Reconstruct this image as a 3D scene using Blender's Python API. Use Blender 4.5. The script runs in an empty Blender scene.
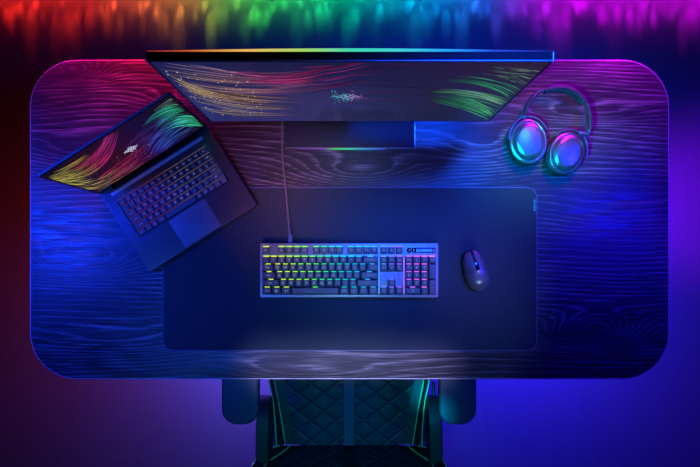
import bpy, bmesh, math, random
from mathutils import Vector, Matrix
random.seed(7)
C = bpy.context.scene.collection
PI = math.pi
R = math.radians
DZ = 0.75                      # desk top height
CZ = 2.03                      # camera height
F = 512.0                      # focal length in pixels

def P(px, py, z):              # where a point of height z stands
    d = (CZ - z) / F
    return Vector(((px - 350) * d, (233.5 - py) * d, z))

# ------------------------------------------------------------------ materials
def newmat(name):
    m = bpy.data.materials.new(name); m.use_nodes = True
    return m, m.node_tree, m.node_tree.nodes['Principled BSDF']

def pbr(name, col, rough=.5, metal=0., coat=0., bump=0., bscale=200., spec=.5, sheen=0.):
    m, nt, b = newmat(name)
    b.inputs['Base Color'].default_value = (*col, 1)
    b.inputs['Roughness'].default_value = rough
    b.inputs['Metallic'].default_value = metal
    b.inputs['Coat Weight'].default_value = coat
    b.inputs['Specular IOR Level'].default_value = spec
    b.inputs['Sheen Weight'].default_value = sheen
    tc = nt.nodes.new('ShaderNodeTexCoord')
    n = nt.nodes.new('ShaderNodeTexNoise'); n.inputs['Scale'].default_value = bscale
    n.inputs['Detail'].default_value = 3
    nt.links.new(tc.outputs['Object'], n.inputs['Vector'])
    mr = nt.nodes.new('ShaderNodeMapRange')
    mr.inputs['To Min'].default_value = max(0.02, rough - .06); mr.inputs['To Max'].default_value = min(1, rough + .06)
    nt.links.new(n.outputs['Fac'], mr.inputs['Value']); nt.links.new(mr.outputs[0], b.inputs['Roughness'])
    if bump:
        bp = nt.nodes.new('ShaderNodeBump'); bp.inputs['Strength'].default_value = bump
        bp.inputs['Distance'].default_value = .001
        nt.links.new(n.outputs['Fac'], bp.inputs['Height']); nt.links.new(bp.outputs[0], b.inputs['Normal'])
    return m

def N(nt, typ, **kw):
    n = nt.nodes.new(typ)
    for k, v in kw.items(): setattr(n, k, v)
    return n

def math_node(nt, op, a, b=None):
    n = nt.nodes.new('ShaderNodeMath'); n.operation = op
    for i, v in enumerate((a, b)):
        if v is None: continue
        if isinstance(v, (int, float)): n.inputs[i].default_value = v
        else: nt.links.new(v, n.inputs[i])
    return n.outputs[0]

def ramp(nt, fac, stops, interp='LINEAR'):
    r = nt.nodes.new('ShaderNodeValToRGB'); r.color_ramp.interpolation = interp
    e = r.color_ramp.elements
    while len(e) > 1: e.remove(e[-1])
    e[0].position = stops[0][0]; e[0].color = (*stops[0][1], 1)
    for p, c in stops[1:]:
        x = e.new(p); x.color = (*c, 1)
    nt.links.new(fac, r.inputs[0])
    return r.outputs[0]

def ramp_emit(name, root, x0, x1, stops, strength, base=(.01, .01, .01), seg=0):
    """emission whose colour changes along the root's x axis"""
    m, nt, b = newmat(name)
    b.inputs['Base Color'].default_value = (*base, 1)
    tc = nt.nodes.new('ShaderNodeTexCoord'); tc.object = root
    sx = nt.nodes.new('ShaderNodeSeparateXYZ'); nt.links.new(tc.outputs['Object'], sx.inputs[0])
    mr = nt.nodes.new('ShaderNodeMapRange')
    mr.inputs['From Min'].default_value = x0; mr.inputs['From Max'].default_value = x1
    nt.links.new(sx.outputs[0], mr.inputs[0])
    col = ramp(nt, mr.outputs[0], stops)
    nt.links.new(col, b.inputs['Emission Color'])
    b.inputs['Emission Strength'].default_value = strength
    return m

def wood():
    m, nt, b = newmat('dark_oak_wood')
    tc = nt.nodes.new('ShaderNodeTexCoord')
    sx = nt.nodes.new('ShaderNodeSeparateXYZ'); nt.links.new(tc.outputs['Object'], sx.inputs[0])
    mp = nt.nodes.new('ShaderNodeMapping'); mp.inputs['Scale'].default_value = (1.1, 4.2, 1); mp.inputs['Location'].default_value = (3.1, 7.4, 0)
    nt.links.new(tc.outputs['Object'], mp.inputs[0])
    n1 = nt.nodes.new('ShaderNodeTexNoise'); n1.inputs['Scale'].default_value = 1; n1.inputs['Detail'].default_value = 1.0; n1.inputs['Roughness'].default_value = .4
    nt.links.new(mp.outputs[0], n1.inputs['Vector'])
    mp2 = nt.nodes.new('ShaderNodeMapping'); mp2.inputs['Scale'].default_value = (4, 30, 1)
    nt.links.new(tc.outputs['Object'], mp2.inputs[0])
    n2 = nt.nodes.new('ShaderNodeTexNoise'); n2.inputs['Scale'].default_value = 1; n2.inputs['Detail'].default_value = 3
    nt.links.new(mp2.outputs[0], n2.inputs['Vector'])
    mp3 = nt.nodes.new('ShaderNodeMapping'); mp3.inputs['Scale'].default_value = (12, 420, 1)
    nt.links.new(tc.outputs['Object'], mp3.inputs[0])
    n3 = nt.nodes.new('ShaderNodeTexNoise'); n3.inputs['Scale'].default_value = 1; n3.inputs['Detail'].default_value = 2
    nt.links.new(mp3.outputs[0], n3.inputs['Vector'])
    # growth rings cut nearly flat
    t = math_node(nt, 'MULTIPLY', sx.outputs[1], 80.0)
    t = math_node(nt, 'ADD', t, math_node(nt, 'MULTIPLY', n1.outputs['Fac'], 11.0))
    t = math_node(nt, 'ADD', t, math_node(nt, 'MULTIPLY', n2.outputs['Fac'], 1.3))
    # the crown figures where a ring surfaces: (x, y, half length, half width, rise)
    for gx, gy, ga, gb, gh in ((-.69, .405, .075, .030, 7), (-.66, .20, .16, .050, 6), (-.67, -.07, .14, .045, 6.5), (-.40, .335, .11, .03, 3.5), (.60, .30, .16, .030, 4), (.34, .21, .12, .05, 3.5),
                               (.62, -.235, .10, .035, 7.5), (.55, -.26, .16, .03, 4), (.02, .15, .15, .045, 5), (-.12, -.345, .20, .03, 3.5), (-.55, -.27, .2, .04, 3), (.66, .05, .2, .05, 3)):
        dx = math_node(nt, 'MULTIPLY', math_node(nt, 'SUBTRACT', sx.outputs[0], gx), 1 / ga)
        dy = math_node(nt, 'MULTIPLY', math_node(nt, 'SUBTRACT', sx.outputs[1], gy), 1 / gb)
        q = math_node(nt, 'ADD', math_node(nt, 'MULTIPLY', dx, dx), math_node(nt, 'MULTIPLY', dy, dy))
        t = math_node(nt, 'ADD', t, math_node(nt, 'MULTIPLY', math_node(nt, 'EXPONENT', math_node(nt, 'MULTIPLY', q, -1.0)), gh))
    fr = math_node(nt, 'FRACT', t)
    line = ramp(nt, fr, [(0, (0, 0, 0)), (.35, (.10, .10, .10)), (.62, (.32, .32, .32)), (.80, (1, 1, 1)), (.94, (.25, .25, .25)), (1, (0, 0, 0))])
    pores = ramp(nt, n3.outputs['Fac'], [(.36, (0, 0, 0)), (.62, (1, 1, 1))])
    mix = math_node(nt, 'MULTIPLY', line, math_node(nt, 'ADD', math_node(nt, 'MULTIPLY', pores, .7), .3))
    tot = math_node(nt, 'ADD', math_node(nt, 'MULTIPLY', mix, .75), math_node(nt, 'MULTIPLY', pores, .16))
    mp4 = nt.nodes.new('ShaderNodeMapping'); mp4.inputs['Scale'].default_value = (2.6, 13, 1); mp4.inputs['Location'].default_value = (1.3, .4, 0)
    nt.links.new(tc.outputs['Object'], mp4.inputs[0])
    n4 = nt.nodes.new('ShaderNodeTexNoise'); n4.inputs['Scale'].default_value = 1; n4.inputs['Detail'].default_value = 2; n4.inputs['Distortion'].default_value = .8
    nt.links.new(mp4.outputs[0], n4.inputs['Vector'])
    blot = ramp(nt, n4.outputs['Fac'], [(.35, (.45, .45, .45)), (.65, (1.25, 1.25, 1.25))])
    tot = math_node(nt, 'MULTIPLY', tot, blot)
    col = ramp(nt, tot, [(0, (.022, .021, .024)), (.18, (.056, .052, .058)), (.8, (.30, .27, .28))])
    nt.links.new(col, b.inputs['Base Color'])
    b.inputs['Roughness'].default_value = .36
    rr = nt.nodes.new('ShaderNodeMapRange'); rr.inputs['To Min'].default_value = .28; rr.inputs['To Max'].default_value = .5
    nt.links.new(pores, rr.inputs[0]); nt.links.new(rr.outputs[0], b.inputs['Roughness'])
    bp = nt.nodes.new('ShaderNodeBump'); bp.inputs['Strength'].default_value = .4; bp.inputs['Distance'].default_value = .0006
    nt.links.new(tot, bp.inputs['Height']); nt.links.new(bp.outputs[0], b.inputs['Normal'])
    return m

def cloth(name, col, scale=900, rough=.85, bump=.4):
    m, nt, b = newmat(name)
    b.inputs['Roughness'].default_value = rough
    tc = nt.nodes.new('ShaderNodeTexCoord')
    n = nt.nodes.new('ShaderNodeTexNoise'); n.inputs['Scale'].default_value = scale; n.inputs['Detail'].default_value = 1
    nt.links.new(tc.outputs['Object'], n.inputs['Vector'])
    c = ramp(nt, n.outputs['Fac'], [(.3, tuple(v * .7 for v in col)), (.7, tuple(v * 1.3 for v in col))])
    nt.links.new(c, b.inputs['Base Color'])
    bp = nt.nodes.new('ShaderNodeBump'); bp.inputs['Strength'].default_value = bump; bp.inputs['Distance'].default_value = .0005
    nt.links.new(n.outputs['Fac'], bp.inputs['Height']); nt.links.new(bp.outputs[0], b.inputs['Normal'])
    return m

def quilt(name, col, axis=1):
    """leather stitched in diamonds; axis = second coordinate the diamonds run along"""
    m, nt, b = newmat(name)
    b.inputs['Base Color'].default_value = (*col, 1); b.inputs['Roughness'].default_value = .5
    tc = nt.nodes.new('ShaderNodeTexCoord')
    sx = nt.nodes.new('ShaderNodeSeparateXYZ'); nt.links.new(tc.outputs['Object'], sx.inputs[0])
    x = math_node(nt, 'MULTIPLY', sx.outputs[0], 1 / .078); y = math_node(nt, 'MULTIPLY', sx.outputs[axis], 1 / .056)
    def tri(v):                                     # 0 on the stitch line
        f = math_node(nt, 'FRACT', v)
        return math_node(nt, 'ABSOLUTE', math_node(nt, 'SUBTRACT', f, .5))
    a = tri(math_node(nt, 'ADD', x, y)); c = tri(math_node(nt, 'SUBTRACT', x, y))
    mn = math_node(nt, 'MAXIMUM', a, c)             # .5 on line
    h = ramp(nt, mn, [(0, (1, 1, 1)), (.36, (.85, .85, .85)), (.5, (0, 0, 0))], 'EASE')
    bp = nt.nodes.new('ShaderNodeBump'); bp.inputs['Strength'].default_value = 1; bp.inputs['Distance'].default_value = .0022
    nt.links.new(h, bp.inputs['Height']); nt.links.new(bp.outputs[0], b.inputs['Normal'])
    st = ramp(nt, mn, [(.455, col), (.475, tuple(v * .5 for v in col))])
    nt.links.new(st, b.inputs['Base Color'])
    return m

M = dict(
    wood=wood(),
    edge=pbr('edge_highlight_paint', (.75, .72, .85), .4, .2),  # lighter than the wood: bevel highlight painted into the colour
    steel=pbr('black_powder_steel', (.02, .02, .022), .45, .6),
    mat=cloth('mouse_mat_cloth', (.034, .052, .056)),
    matedge=pbr('stitched_mat_edge', (.16, .18, .30), .6, bump=.5, bscale=1500),
    black=pbr('black_plastic', (.006, .006, .007), .55, spec=.2),
    gloss=pbr('glossy_black', (.008, .008, .01), .12, coat=.5),
    case=pbr('gunmetal_aluminium', (.42, .40, .36), .42, .5, bump=.05, bscale=900),
    key=pbr('dark_keycap_plastic', (.13, .135, .15), .42),
    lap=pbr('anodised_black_aluminium', (.10, .10, .115), .42, .55),
    lapvent=pbr('speaker_vent_metal', (.62, .62, .70), .5),
    pad=pbr('trackpad_glass', (.20, .20, .24), .5, .0),
    lapkey=pbr('laptop_keycap_plastic', (.15, .16, .18), .5),
    silver=pbr('silver_trim', (.6, .6, .65), .3, .8),
    cup=pbr('satin_headset_shell', (.36, .40, .42), .3, .85),
    cupdark=pbr('headset_cushion_leather', (.02, .02, .024), .55, bump=.3, bscale=400),
    band=pbr('headset_band_leather', (.08, .085, .10), .4, bump=.2, bscale=300),
    mouse=pbr('mouse_soft_shell', (.24, .26, .28), .34, .5, coat=.6),
    rubber=pbr('mouse_side_rubber', (.03, .03, .035), .6, bump=.6, bscale=900),
    leather=pbr('chair_black_leather', (.018, .021, .024), .42, bump=.3, bscale=500),
    quilts=quilt('quilted_seat_leather', (.035, .042, .05), 1),
    quiltb=quilt('quilted_backrest_leather', (.035, .042, .05), 2),
    strip=pbr('chair_centre_fabric', (.10, .115, .13), .7, bump=.5, bscale=800),
    piping=pbr('green_piping', (.30, .95, .35), .5),
    armpad=pbr('armrest_foam', (.06, .085, .11), .45, bump=.2, bscale=600),
    cable=pbr('braided_cable', (.20, .19, .20), .6, bump=1, bscale=900),
)

# ------------------------------------------------------------------ mesh tools
def obj(name, bm, mat, parent=None, smooth=True, loc=None, rot=None):
    bmesh.ops.recalc_face_normals(bm, faces=bm.faces)
    me = bpy.data.meshes.new(name); bm.to_mesh(me); bm.free()
    for p in me.polygons: p.use_smooth = smooth
    if smooth:
        try: me.set_sharp_from_angle(angle=R(38))
        except Exception: pass
    if mat: me.materials.append(M[mat] if isinstance(mat, str) else mat)
    o = bpy.data.objects.new(name, me); C.objects.link(o)
    if parent: o.parent = parent
    if loc: o.location = loc
    if rot: o.rotation_euler = rot
    return o

def thing(name, label, cat, loc, rz=0, group=None):
    o = bpy.data.objects.new(name, None); C.objects.link(o)
    o.empty_display_size = .05
    o.location = loc; o.rotation_euler = (0, 0, rz)
    o['label'] = label; o['category'] = cat
    if group: o['group'] = group
    return o

def box(bm, c, s, bev=0, seg=2, mat=None):
    r = bmesh.ops.create_cube(bm, size=1)
    vs = r['verts']
    bmesh.ops.scale(bm, vec=s, verts=vs)
    if bev:
        es = list({e for v in vs for e in v.link_edges})
        rr = bmesh.ops.bevel(bm, geom=es, offset=bev, segments=seg, profile=.6, affect='EDGES', clamp_overlap=True)
        vs = list(set(rr['verts']) | {v for v in vs if v.is_valid})
    if mat: bmesh.ops.transform(bm, matrix=mat, verts=vs)
    bmesh.ops.translate(bm, vec=c, verts=vs)
    return vs

def rrect(cx, cy, w, h, r, n=10):
    pts = []
    for sx, sy, a0 in ((1, 1, 0), (-1, 1, 90), (-1, -1, 180), (1, -1, 270)):
        for i in range(n + 1):
            a = R(a0 + 90 * i / n)
            pts.append((cx + sx * (w / 2 - r) + r * math.cos(a), cy + sy * (h / 2 - r) + r * math.sin(a)))
    return pts

def inset(pts, d):
    n = len(pts); out = []
    for i in range(n):
        a = Vector(pts[i - 1]); b = Vector(pts[i]); c = Vector(pts[(i + 1) % n])
        t = (c - a)
        if t.length < 1e-9: t = Vector((1, 0))
        t.normalize(); nrm = Vector((-t.y, t.x))
        out.append((b.x + nrm.x * d, b.y + nrm.y * d))
    return out

def stack(bm, rings, cap=True):
    """rings: list of lists of 3D points with the same count"""
    vr = [[bm.verts.new(p) for p in r] for r in rings]
    n = len(vr[0])
    for a, b in zip(vr, vr[1:]):
        for i in range(n):
            bm.faces.new((a[i], a[(i + 1) % n], b[(i + 1) % n], b[i]))
    if cap:
        bm.faces.new(list(reversed(vr[0]))); bm.faces.new(vr[-1])
    return vr

def slab(bm, pts, z0, z1, bev=.002, seg=3):
    """counter-clockwise outline extruded with rounded top and bottom edges"""
    rings = []
    for k in range(seg + 1):
        a = PI / 2 * k / seg
        q = inset(pts, bev * (1 - math.sin(a))); rings.append([(x, y, z0 + bev * (1 - math.cos(a))) for x, y in q])
    for k in range(seg + 1):
        a = PI / 2 * k / seg
        q = inset(pts, bev * (1 - math.cos(a))); rings.append([(x, y, z1 - bev * (1 - math.sin(a))) for x, y in q])
    stack(bm, rings)

def smooth_path(pts, n=8, closed=False):
    out = []; m = len(pts)
    pts = [Vector(p) for p in pts]
    rng = range(m if closed else m - 1)
    for i in rng:
        p0 = pts[(i - 1) % m] if (closed or i > 0) else pts[0]
        p1 = pts[i]; p2 = pts[(i + 1) % m]
        p3 = pts[(i + 2) % m] if (closed or i + 2 < m) else pts[-1]
        for k in range(n):
            t = k / n
            out.append(.5 * ((2 * p1) + (-p0 + p2) * t + (2 * p0 - 5 * p1 + 4 * p2 - p3) * t * t + (-p0 + 3 * p1 - 3 * p2 + p3) * t ** 3))
    if not closed: out.append(pts[-1])
    return out

def tube(bm, pts, r, seg=8, closed=False, flat=None, up=Vector((0, 0, 1)), rfun=None):
    pts = [Vector(p) for p in pts]; n = len(pts); rings = []
    for i in range(n):
        a = pts[i - 1] if (i > 0 or closed) else pts[i]
        b = pts[(i + 1) % n] if (i < n - 1 or closed) else pts[i]
        t = (b - a).normalized()
        s = t.cross(up)
        if s.length < 1e-4: s = t.cross(Vector((0, 1, 0)))
        s.normalize(); u = s.cross(t)
        k = rfun(i / (n - 1)) if rfun else 1
        ra, rb = (r * k, r * k) if flat is None else (r * k, flat * k)
        rings.append([pts[i] + s * math.cos(2 * PI * j / seg) * ra + u * math.sin(2 * PI * j / seg) * rb for j in range(seg)])
    if closed: rings.append(rings[0])
    vr = [[bm.verts.new(p) for p in rg] for rg in (rings[:-1] if closed else rings)]
    if closed: vr.append(vr[0])
    for a, b in zip(vr, vr[1:]):
        for i in range(seg):
            bm.faces.new((a[i], a[(i + 1) % seg], b[(i + 1) % seg], b[i]))
    if not closed:
        bm.faces.new(list(reversed(vr[0]))); bm.faces.new(vr[-1])

def lathe(bm, prof, n=40, sx=1, sy=1, c=(0, 0, 0)):
    rings = [[(c[0] + r * sx * math.cos(2 * PI * i / n), c[1] + r * sy * math.sin(2 * PI * i / n), c[2] + z) for i in range(n)] for r, z in prof]
    stack(bm, rings)

def text_mesh(s, size, align='CENTER'):
    cu = bpy.data.curves.new('legend', 'FONT'); cu.body = s; cu.size = size
    cu.align_x = align; cu.align_y = 'CENTER'; cu.resolution_u = 2
    o = bpy.data.objects.new('legend', cu); C.objects.link(o)
    bpy.context.view_layer.update()
    me = bpy.data.meshes.new_from_object(o.evaluated_get(bpy.context.evaluated_depsgraph_get()))
    bpy.data.objects.remove(o); bpy.data.curves.remove(cu)
    return me

# ------------------------------------------------------------------ setting
def floor_mat():
    m, nt, b = newmat('dark_brushed_floor')
    tc = nt.nodes.new('ShaderNodeTexCoord')
    mp = nt.nodes.new('ShaderNodeMapping'); mp.inputs['Scale'].default_value = (70, 5, 1)
    nt.links.new(tc.outputs['Object'], mp.inputs[0])
    n = nt.nodes.new('ShaderNodeTexNoise'); n.inputs['Scale'].default_value = 1; n.inputs['Detail'].default_value = 3
    nt.links.new(mp.outputs[0], n.inputs['Vector'])
    mp2 = nt.nodes.new('ShaderNodeMapping'); mp2.inputs['Scale'].default_value = (1.1, 1.1, 1)
    nt.links.new(tc.outputs['Object'], mp2.inputs[0])
    c = ramp(nt, n.outputs['Fac'], [(.3, (.096, .096, .099)), (.7, (.103, .103, .106))])
    nt.links.new(c, b.inputs['Base Color']); b.inputs['Roughness'].default_value = .8
    b.inputs['Specular IOR Level'].default_value = .15
    bp = nt.nodes.new('ShaderNodeBump'); bp.inputs['Strength'].default_value = .15; bp.inputs['Distance'].default_value = .003
    nt.links.new(n.outputs['Fac'], bp.inputs['Height']); nt.links.new(bp.outputs[0], b.inputs['Normal'])
    return m
bm = bmesh.new(); box(bm, (0, -.9, -.02), (5, 3.8, .04))
fl = obj('floor', bm, floor_mat(), smooth=False); fl['kind'] = 'structure'
bm = bmesh.new(); box(bm, (0, 1.05, 1.2), (5, .1, 2.4))
w = obj('wall_back', bm, pbr('dark_painted_wall', (.05, .05, .055), .8, bump=.2, bscale=40), smooth=False); w['kind'] = 'structure'

# rainbow light strip on the foot of the wall
RAIN = [(-60, (1, .01, .01)), (90, (1, .03, .01)), (150, (1, .16, .03)), (190, (.75, .30, .03)), (220, (.25, .6, .05)), (260, (.05, .8, .08)),
        (340, (0, .75, .25)), (380, (0, .6, .6)), (440, (0, .35, 1)), (490, (.03, .12, 1)), (520, (.35, .02, 1)), (560, (.75, .0, 1)), (760, (.8, 0, .95))]
def grad(stops, x):
    if x <= stops[0][0]: return stops[0][1]
    for (a, ca), (b, cb) in zip(stops, stops[1:]):
        if x <= b:
            t = (x - a) / (b - a); return tuple(u + (v - u) * t for u, v in zip(ca, cb))
    return stops[-1][1]

# ------------------------------------------------------------------ desk
desk = thing('desk', 'wide dark oak desk with rounded corners carrying the screen and both keyboards', 'desk', (0, 0, 0))
x0, y0 = P(29.5, 379.5, DZ)[:2]; x1, y1 = P(669.5, 59.5, DZ)[:2]
DW, DH, DX, DY = x1 - x0, y1 - y0, (x0 + x1) / 2, (y0 + y1) / 2
out = rrect(DX, DY, DW, DH, .118, 16)
bm = bmesh.new(); slab(bm, inset(out, .0014), DZ - .030, DZ, .0008)
obj('tabletop', bm, 'wood', desk)
bm = bmesh.new()
rings = []
for d, z in ((0, DZ - .0295), (0, DZ - .0022), (.0010, DZ - .0008), (.0022, DZ + .0003), (.0030, DZ + .0003)):
    rings.append([(x, y, z) for x, y in inset(out, d)])
rings.append([(x, y, DZ - .0295) for x, y in inset(out, .0030)])
stack(bm, rings, cap=False)
n_ = len(out)
obj('lit_edge_band', bm, 'edge', desk)
for s in (-1, 1):
    bm = bmesh.new()
    box(bm, (s * .58, .03, (DZ - .03) / 2 + .012), (.09, .05, DZ - .03 - .024), .004)
    box(bm, (s * .58, .03, .013), (.08, .62, .026), .004)
    box(bm, (s * .58, .03, DZ - .036), (.06, .5, .012), .002)
    obj('leg', bm, 'steel', desk)

# ------------------------------------------------------------------ mouse mat
a = P(162.5, 351, DZ + .003); b = P(537.5, 187, DZ + .003)
mc = (a + b) / 2; MW, MH = b.x - a.x, b.y - a.y
mat = thing('mouse_mat', 'large dark cloth desk mat under the keyboard and mouse', 'mouse mat', (mc.x, mc.y, DZ + .0004))
bm = bmesh.new(); slab(bm, rrect(0, 0, MW - .003, MH - .003, .026), .0, .003, .0008); obj('cloth_surface', bm, 'mat', mat)
bm = bmesh.new(); tube(bm, [(x, y, .0019) for x, y in rrect(0, 0, MW - .0030, MH - .0030, .026, 8)], .0016, 6, closed=True)
obj('stitched_edge', bm, 'matedge', mat)
# side tag with the maker's word
tg = P(534.0, 205.5, DZ + .003) - mc
bm = bmesh.new(); box(bm, (tg.x + .001, tg.y, .0036), (.010, .040, .0014), .0005)
tag = obj('woven_tag', bm, pbr('woven_tag_cloth', (.03, .06, .08), .7), mat)
me = text_mesh('RAZER', .0086)
mt, nt, b_ = newmat('green_tag_print'); b_.inputs['Base Color'].default_value = (.12, .9, .45, 1)
me.materials.append(mt)
o = bpy.data.objects.new('tag_lettering', me); C.objects.link(o); o.parent = tag
o.location = (tg.x + .0005, tg.y, .0045); o.rotation_euler = (0, 0, -PI / 2); o.scale = (1.12, 1, 1)

# ------------------------------------------------------------------ pictures on screens
CAM = Vector((0, 0, CZ))
def bez(p, t):
    a, b, c, d = p; s = 1 - t
    return (a[0] * s**3 + 3 * b[0] * s * s * t + 3 * c[0] * s * t * t + d[0] * t**3,
            a[1] * s**3 + 3 * b[1] * s * s * t + 3 * c[1] * s * t * t + d[1] * t**3)

class Screen:
    """a display panel: image mesh with one colour per corner, laid in the plane O + u*U + v*V"""
    def __init__(s, O, U, V, W, H):
        s.O, s.U, s.V, s.W, s.H = O, U.normalized(), V.normalized(), W, H
        s.N = s.U.cross(s.V); s.bm = bmesh.new(); s.cl = s.bm.loops.layers.float_color.new('Col'); s.k = 0
    def uv(s, p):                                  # picture coordinates of a sight line
        d = Vector(((p[0] - 350) / F, (233.5 - p[1]) / F, -1))
        t = (s.O - CAM).dot(s.N) / d.dot(s.N)
        q = CAM + d * t - s.O
        return q.dot(s.U), q.dot(s.V)
    def quad(s, pts, cols, lift):
        vs = [s.bm.verts.new(s.O + s.U * u + s.V * v + s.N * lift) for u, v in pts]
        f = s.bm.faces.new(vs)
        for l, c in zip(f.loops, cols): l[s.cl] = (*c, 1)
    def background(s, fn, nu=40, nv=14):
        for i in range(nu):
            for j in range(nv):
                q = [(i / nu, j / nv), ((i + 1) / nu, j / nv), ((i + 1) / nu, (j + 1) / nv), (i / nu, (j + 1) / nv)]
                s.quad([(a * s.W, b * s.H) for a, b in q], [fn(a, b) for a, b in q], 0)
    def ribbon(s, path, cols, w):
        n = len(path); L = []; 
        for i in range(n):
            a = path[max(0, i - 1)]; b = path[min(n - 1, i + 1)]
            dx, dy = b[0] - a[0], b[1] - a[1]; l = math.hypot(dx, dy) or 1
            ww = w * .5 * min(1, .25 + 3 * min(i, n - 1 - i) / n)
            L.append(((path[i][0] - dy / l * ww, path[i][1] + dx / l * ww), (path[i][0] + dy / l * ww, path[i][1] - dx / l * ww)))
        s.k += 1; lift = .00008 + .000002 * (s.k % 60)
        for i in range(n - 1):
            q = [s.uv(L[i][0]), s.uv(L[i][1]), s.uv(L[i + 1][1]), s.uv(L[i + 1][0])]
            if any(u < .001 or u > s.W - .001 or v < .001 or v > s.H - .001 for u, v in q): continue
            s.quad(q, [cols[i], cols[i], cols[i + 1], cols[i + 1]], lift)
    def family(s, A, B, n, c0, c1, w=(.4, .9), t=(0, 1), ln=(.3, 1), amp=(.3, 1), jit=.6, seg=10):
        """n streaks between guide curves A and B; c0/c1: (start,end) colours at A and at B"""
        for i in range(n):
            k = random.random(); br = random.uniform(*amp) ** 1.6
            l = random.uniform(*ln) * (t[1] - t[0]); a = random.uniform(t[0], t[1] - l)
            ja, jb = random.uniform(-jit, jit), random.uniform(-jit, jit)
            path = []; cols = []
            for j in range(seg + 1):
                f = j / seg; tt = a + l * f
                pa, pb = bez(A, tt), bez(B, tt)
                path.append((pa[0] + (pb[0] - pa[0]) * k + ja, pa[1] + (pb[1] - pa[1]) * k + jb))
                ca = [x + (y - x) * tt for x, y in zip(*c0)]; cb = [x + (y - x) * tt for x, y in zip(*c1)]
                fade = math.sin(PI * min(1, max(0, .12 + .76 * f))) ** .8
                cols.append(tuple((x + (y - x) * k) * br * fade for x, y in zip(ca, cb)))
            s.ribbon(path, cols, random.uniform(*w))
    def emblem(s, u, v, size, cols, w, kv=1.0):
        """the coiled three-headed serpent mark, drawn as tapering strokes"""
        S = [[(-.05, -.62), (-.30, -.30), (.02, -.06), (-.18, .22), (-.02, .52), (.10, .62)],
             [(.10, .60), (.22, .44), (.05, .36)],
             [(-1, -.10), (-.72, .02), (-.46, -.10), (-.30, .10), (-.46, .30), (-.62, .26)],
             [(-.95, .10), (-.7, .16), (-.45, .02), (-.2, -.12)],
             [(1, .14), (.74, .10), (.52, .26), (.34, .10), (.44, -.16), (.66, -.22)],
             [(.95, -.06), (.7, -.02), (.48, .06), (.2, -.10), (.0, -.34)],
             [(-.36, -.22), (-.10, -.36), (.20, -.20), (.36, -.40), (.22, -.60)],
             [(-.12, .0), (.10, .14), (.28, .34), (.44, .56)],
             [(-.30, .42), (-.14, .28), (.06, .10), (.2, -.02)]]
        for m, st in enumerate(S):
            pts = smooth_path([(a, b, 0) for a, b in st], 5); n = len(pts)
            s.k += 1; lift = .00022 + m * .00001; prev = None
            for i, p in enumerate(pts):
                a = pts[max(0, i - 1)]; b = pts[min(n - 1, i + 1)]; d = (b - a).normalized()
                ww = w * (1 - .8 * abs(2 * i / (n - 1) - 1) ** 1.5)
                c = tuple(x + (y - x) * min(1, max(0, (p.x + 1) / 2)) for x, y in zip(*cols))
                cur = ((u + size * (p.x - d.y * ww), v + kv * size * (p.y + d.x * ww)), (u + size * (p.x + d.y * ww), v + kv * size * (p.y - d.x * ww)), c)
                if prev: s.quad([prev[0], prev[1], cur[1], cur[0]], [prev[2], prev[2], cur[2], cur[2]], lift)
                prev = cur
    def build(s, name, parent, strength, rough=.12):
        m, nt, b = newmat(name + '_image')
        b.inputs['Base Color'].default_value = (.004, .004, .005, 1); b.inputs['Roughness'].default_value = rough; b.inputs['Specular IOR Level'].default_value = .12
        at = nt.nodes.new('ShaderNodeVertexColor'); at.layer_name = 'Col'
        nt.links.new(at.outputs['Color'], b.inputs['Emission Color']); b.inputs['Emission Strength'].default_value = strength
        me = bpy.data.meshes.new(name); s.bm.to_mesh(me); s.bm.free(); me.materials.append(m)
        inv = parent.matrix_basis.inverted()
        me.transform(inv)
        o = bpy.data.objects.new(name, me); C.objects.link(o); o.parent = parent
        return o

# ------------------------------------------------------------------ monitor
TL = P(147.5, 61, 1.26); TR = P(552.5, 61, 1.26); BL = P(210.5, 121.5, .904)
mon_y = .30
mon = thing('monitor', 'wide thin black monitor standing at the back of the desk, bright streak picture on screen', 'monitor', (0, mon_y, DZ))
mon.matrix_basis = Matrix.Translation((0, mon_y, DZ))
Vv = (P(350, 61, 1.26) - P(350, 121.5, .904)); Hh = Vv.length; Vn = Vv.normalized(); Un = Vector((1, 0, 0)); Nn = Un.cross(Vn)
Wm = .611; Om = P(350, 121.5, .904) - Un * Wm / 2
inv = Matrix.Translation((0, -mon_y, -DZ))
# panel body in frame (u, v, depth back)
bm = bmesh.new()
def loc(u, v, d): return inv @ (Om + Un * u + Vn * v - Nn * d)
back = .0165
prof = [(0, 0), (0, Hh), (.0135, Hh), (back, Hh - .003), (.022, Hh * .7), (.040, Hh * .55), (.040, Hh * .25), (.020, .02), (.012, 0)]
for u0, u1 in ((0, Wm),):
    ra = [loc(u0, v, d + .0006) for d, v in prof]; rb = [loc(u1, v, d + .0006) for d, v in prof]
    stack(bm, [ra, rb])
obj('housing', bm, 'black', mon, smooth=False)
for s, u in ((-1, -.0006), (1, Wm + .0006)):  # silver strips paint in the light caught by the end chamfers
    bm = bmesh.new()
    stack(bm, [[loc(u - .0007, v, d) for d, v in ((.0, 0), (.0, Hh), (.014, Hh), (.012, 0))], [loc(u + .0007, v, d) for d, v in ((.0, 0), (.0, Hh), (.014, Hh), (.012, 0))]])
    obj('lit_side_edge', bm, 'silver', mon, smooth=False)
bm = bmesh.new()
pr = [(-.0002, Hh - .0005), (-.0002, Hh + .0006), (.0014, Hh + .0006), (.0014, Hh - .0005)]
stack(bm, [[loc(0, v, d) for d, v in pr], [loc(Wm, v, d) for d, v in pr]])
obj('top_trim', bm, pbr('blue_grey_trim', (.25, .25, .5), .4, .5), mon, smooth=False)
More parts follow.
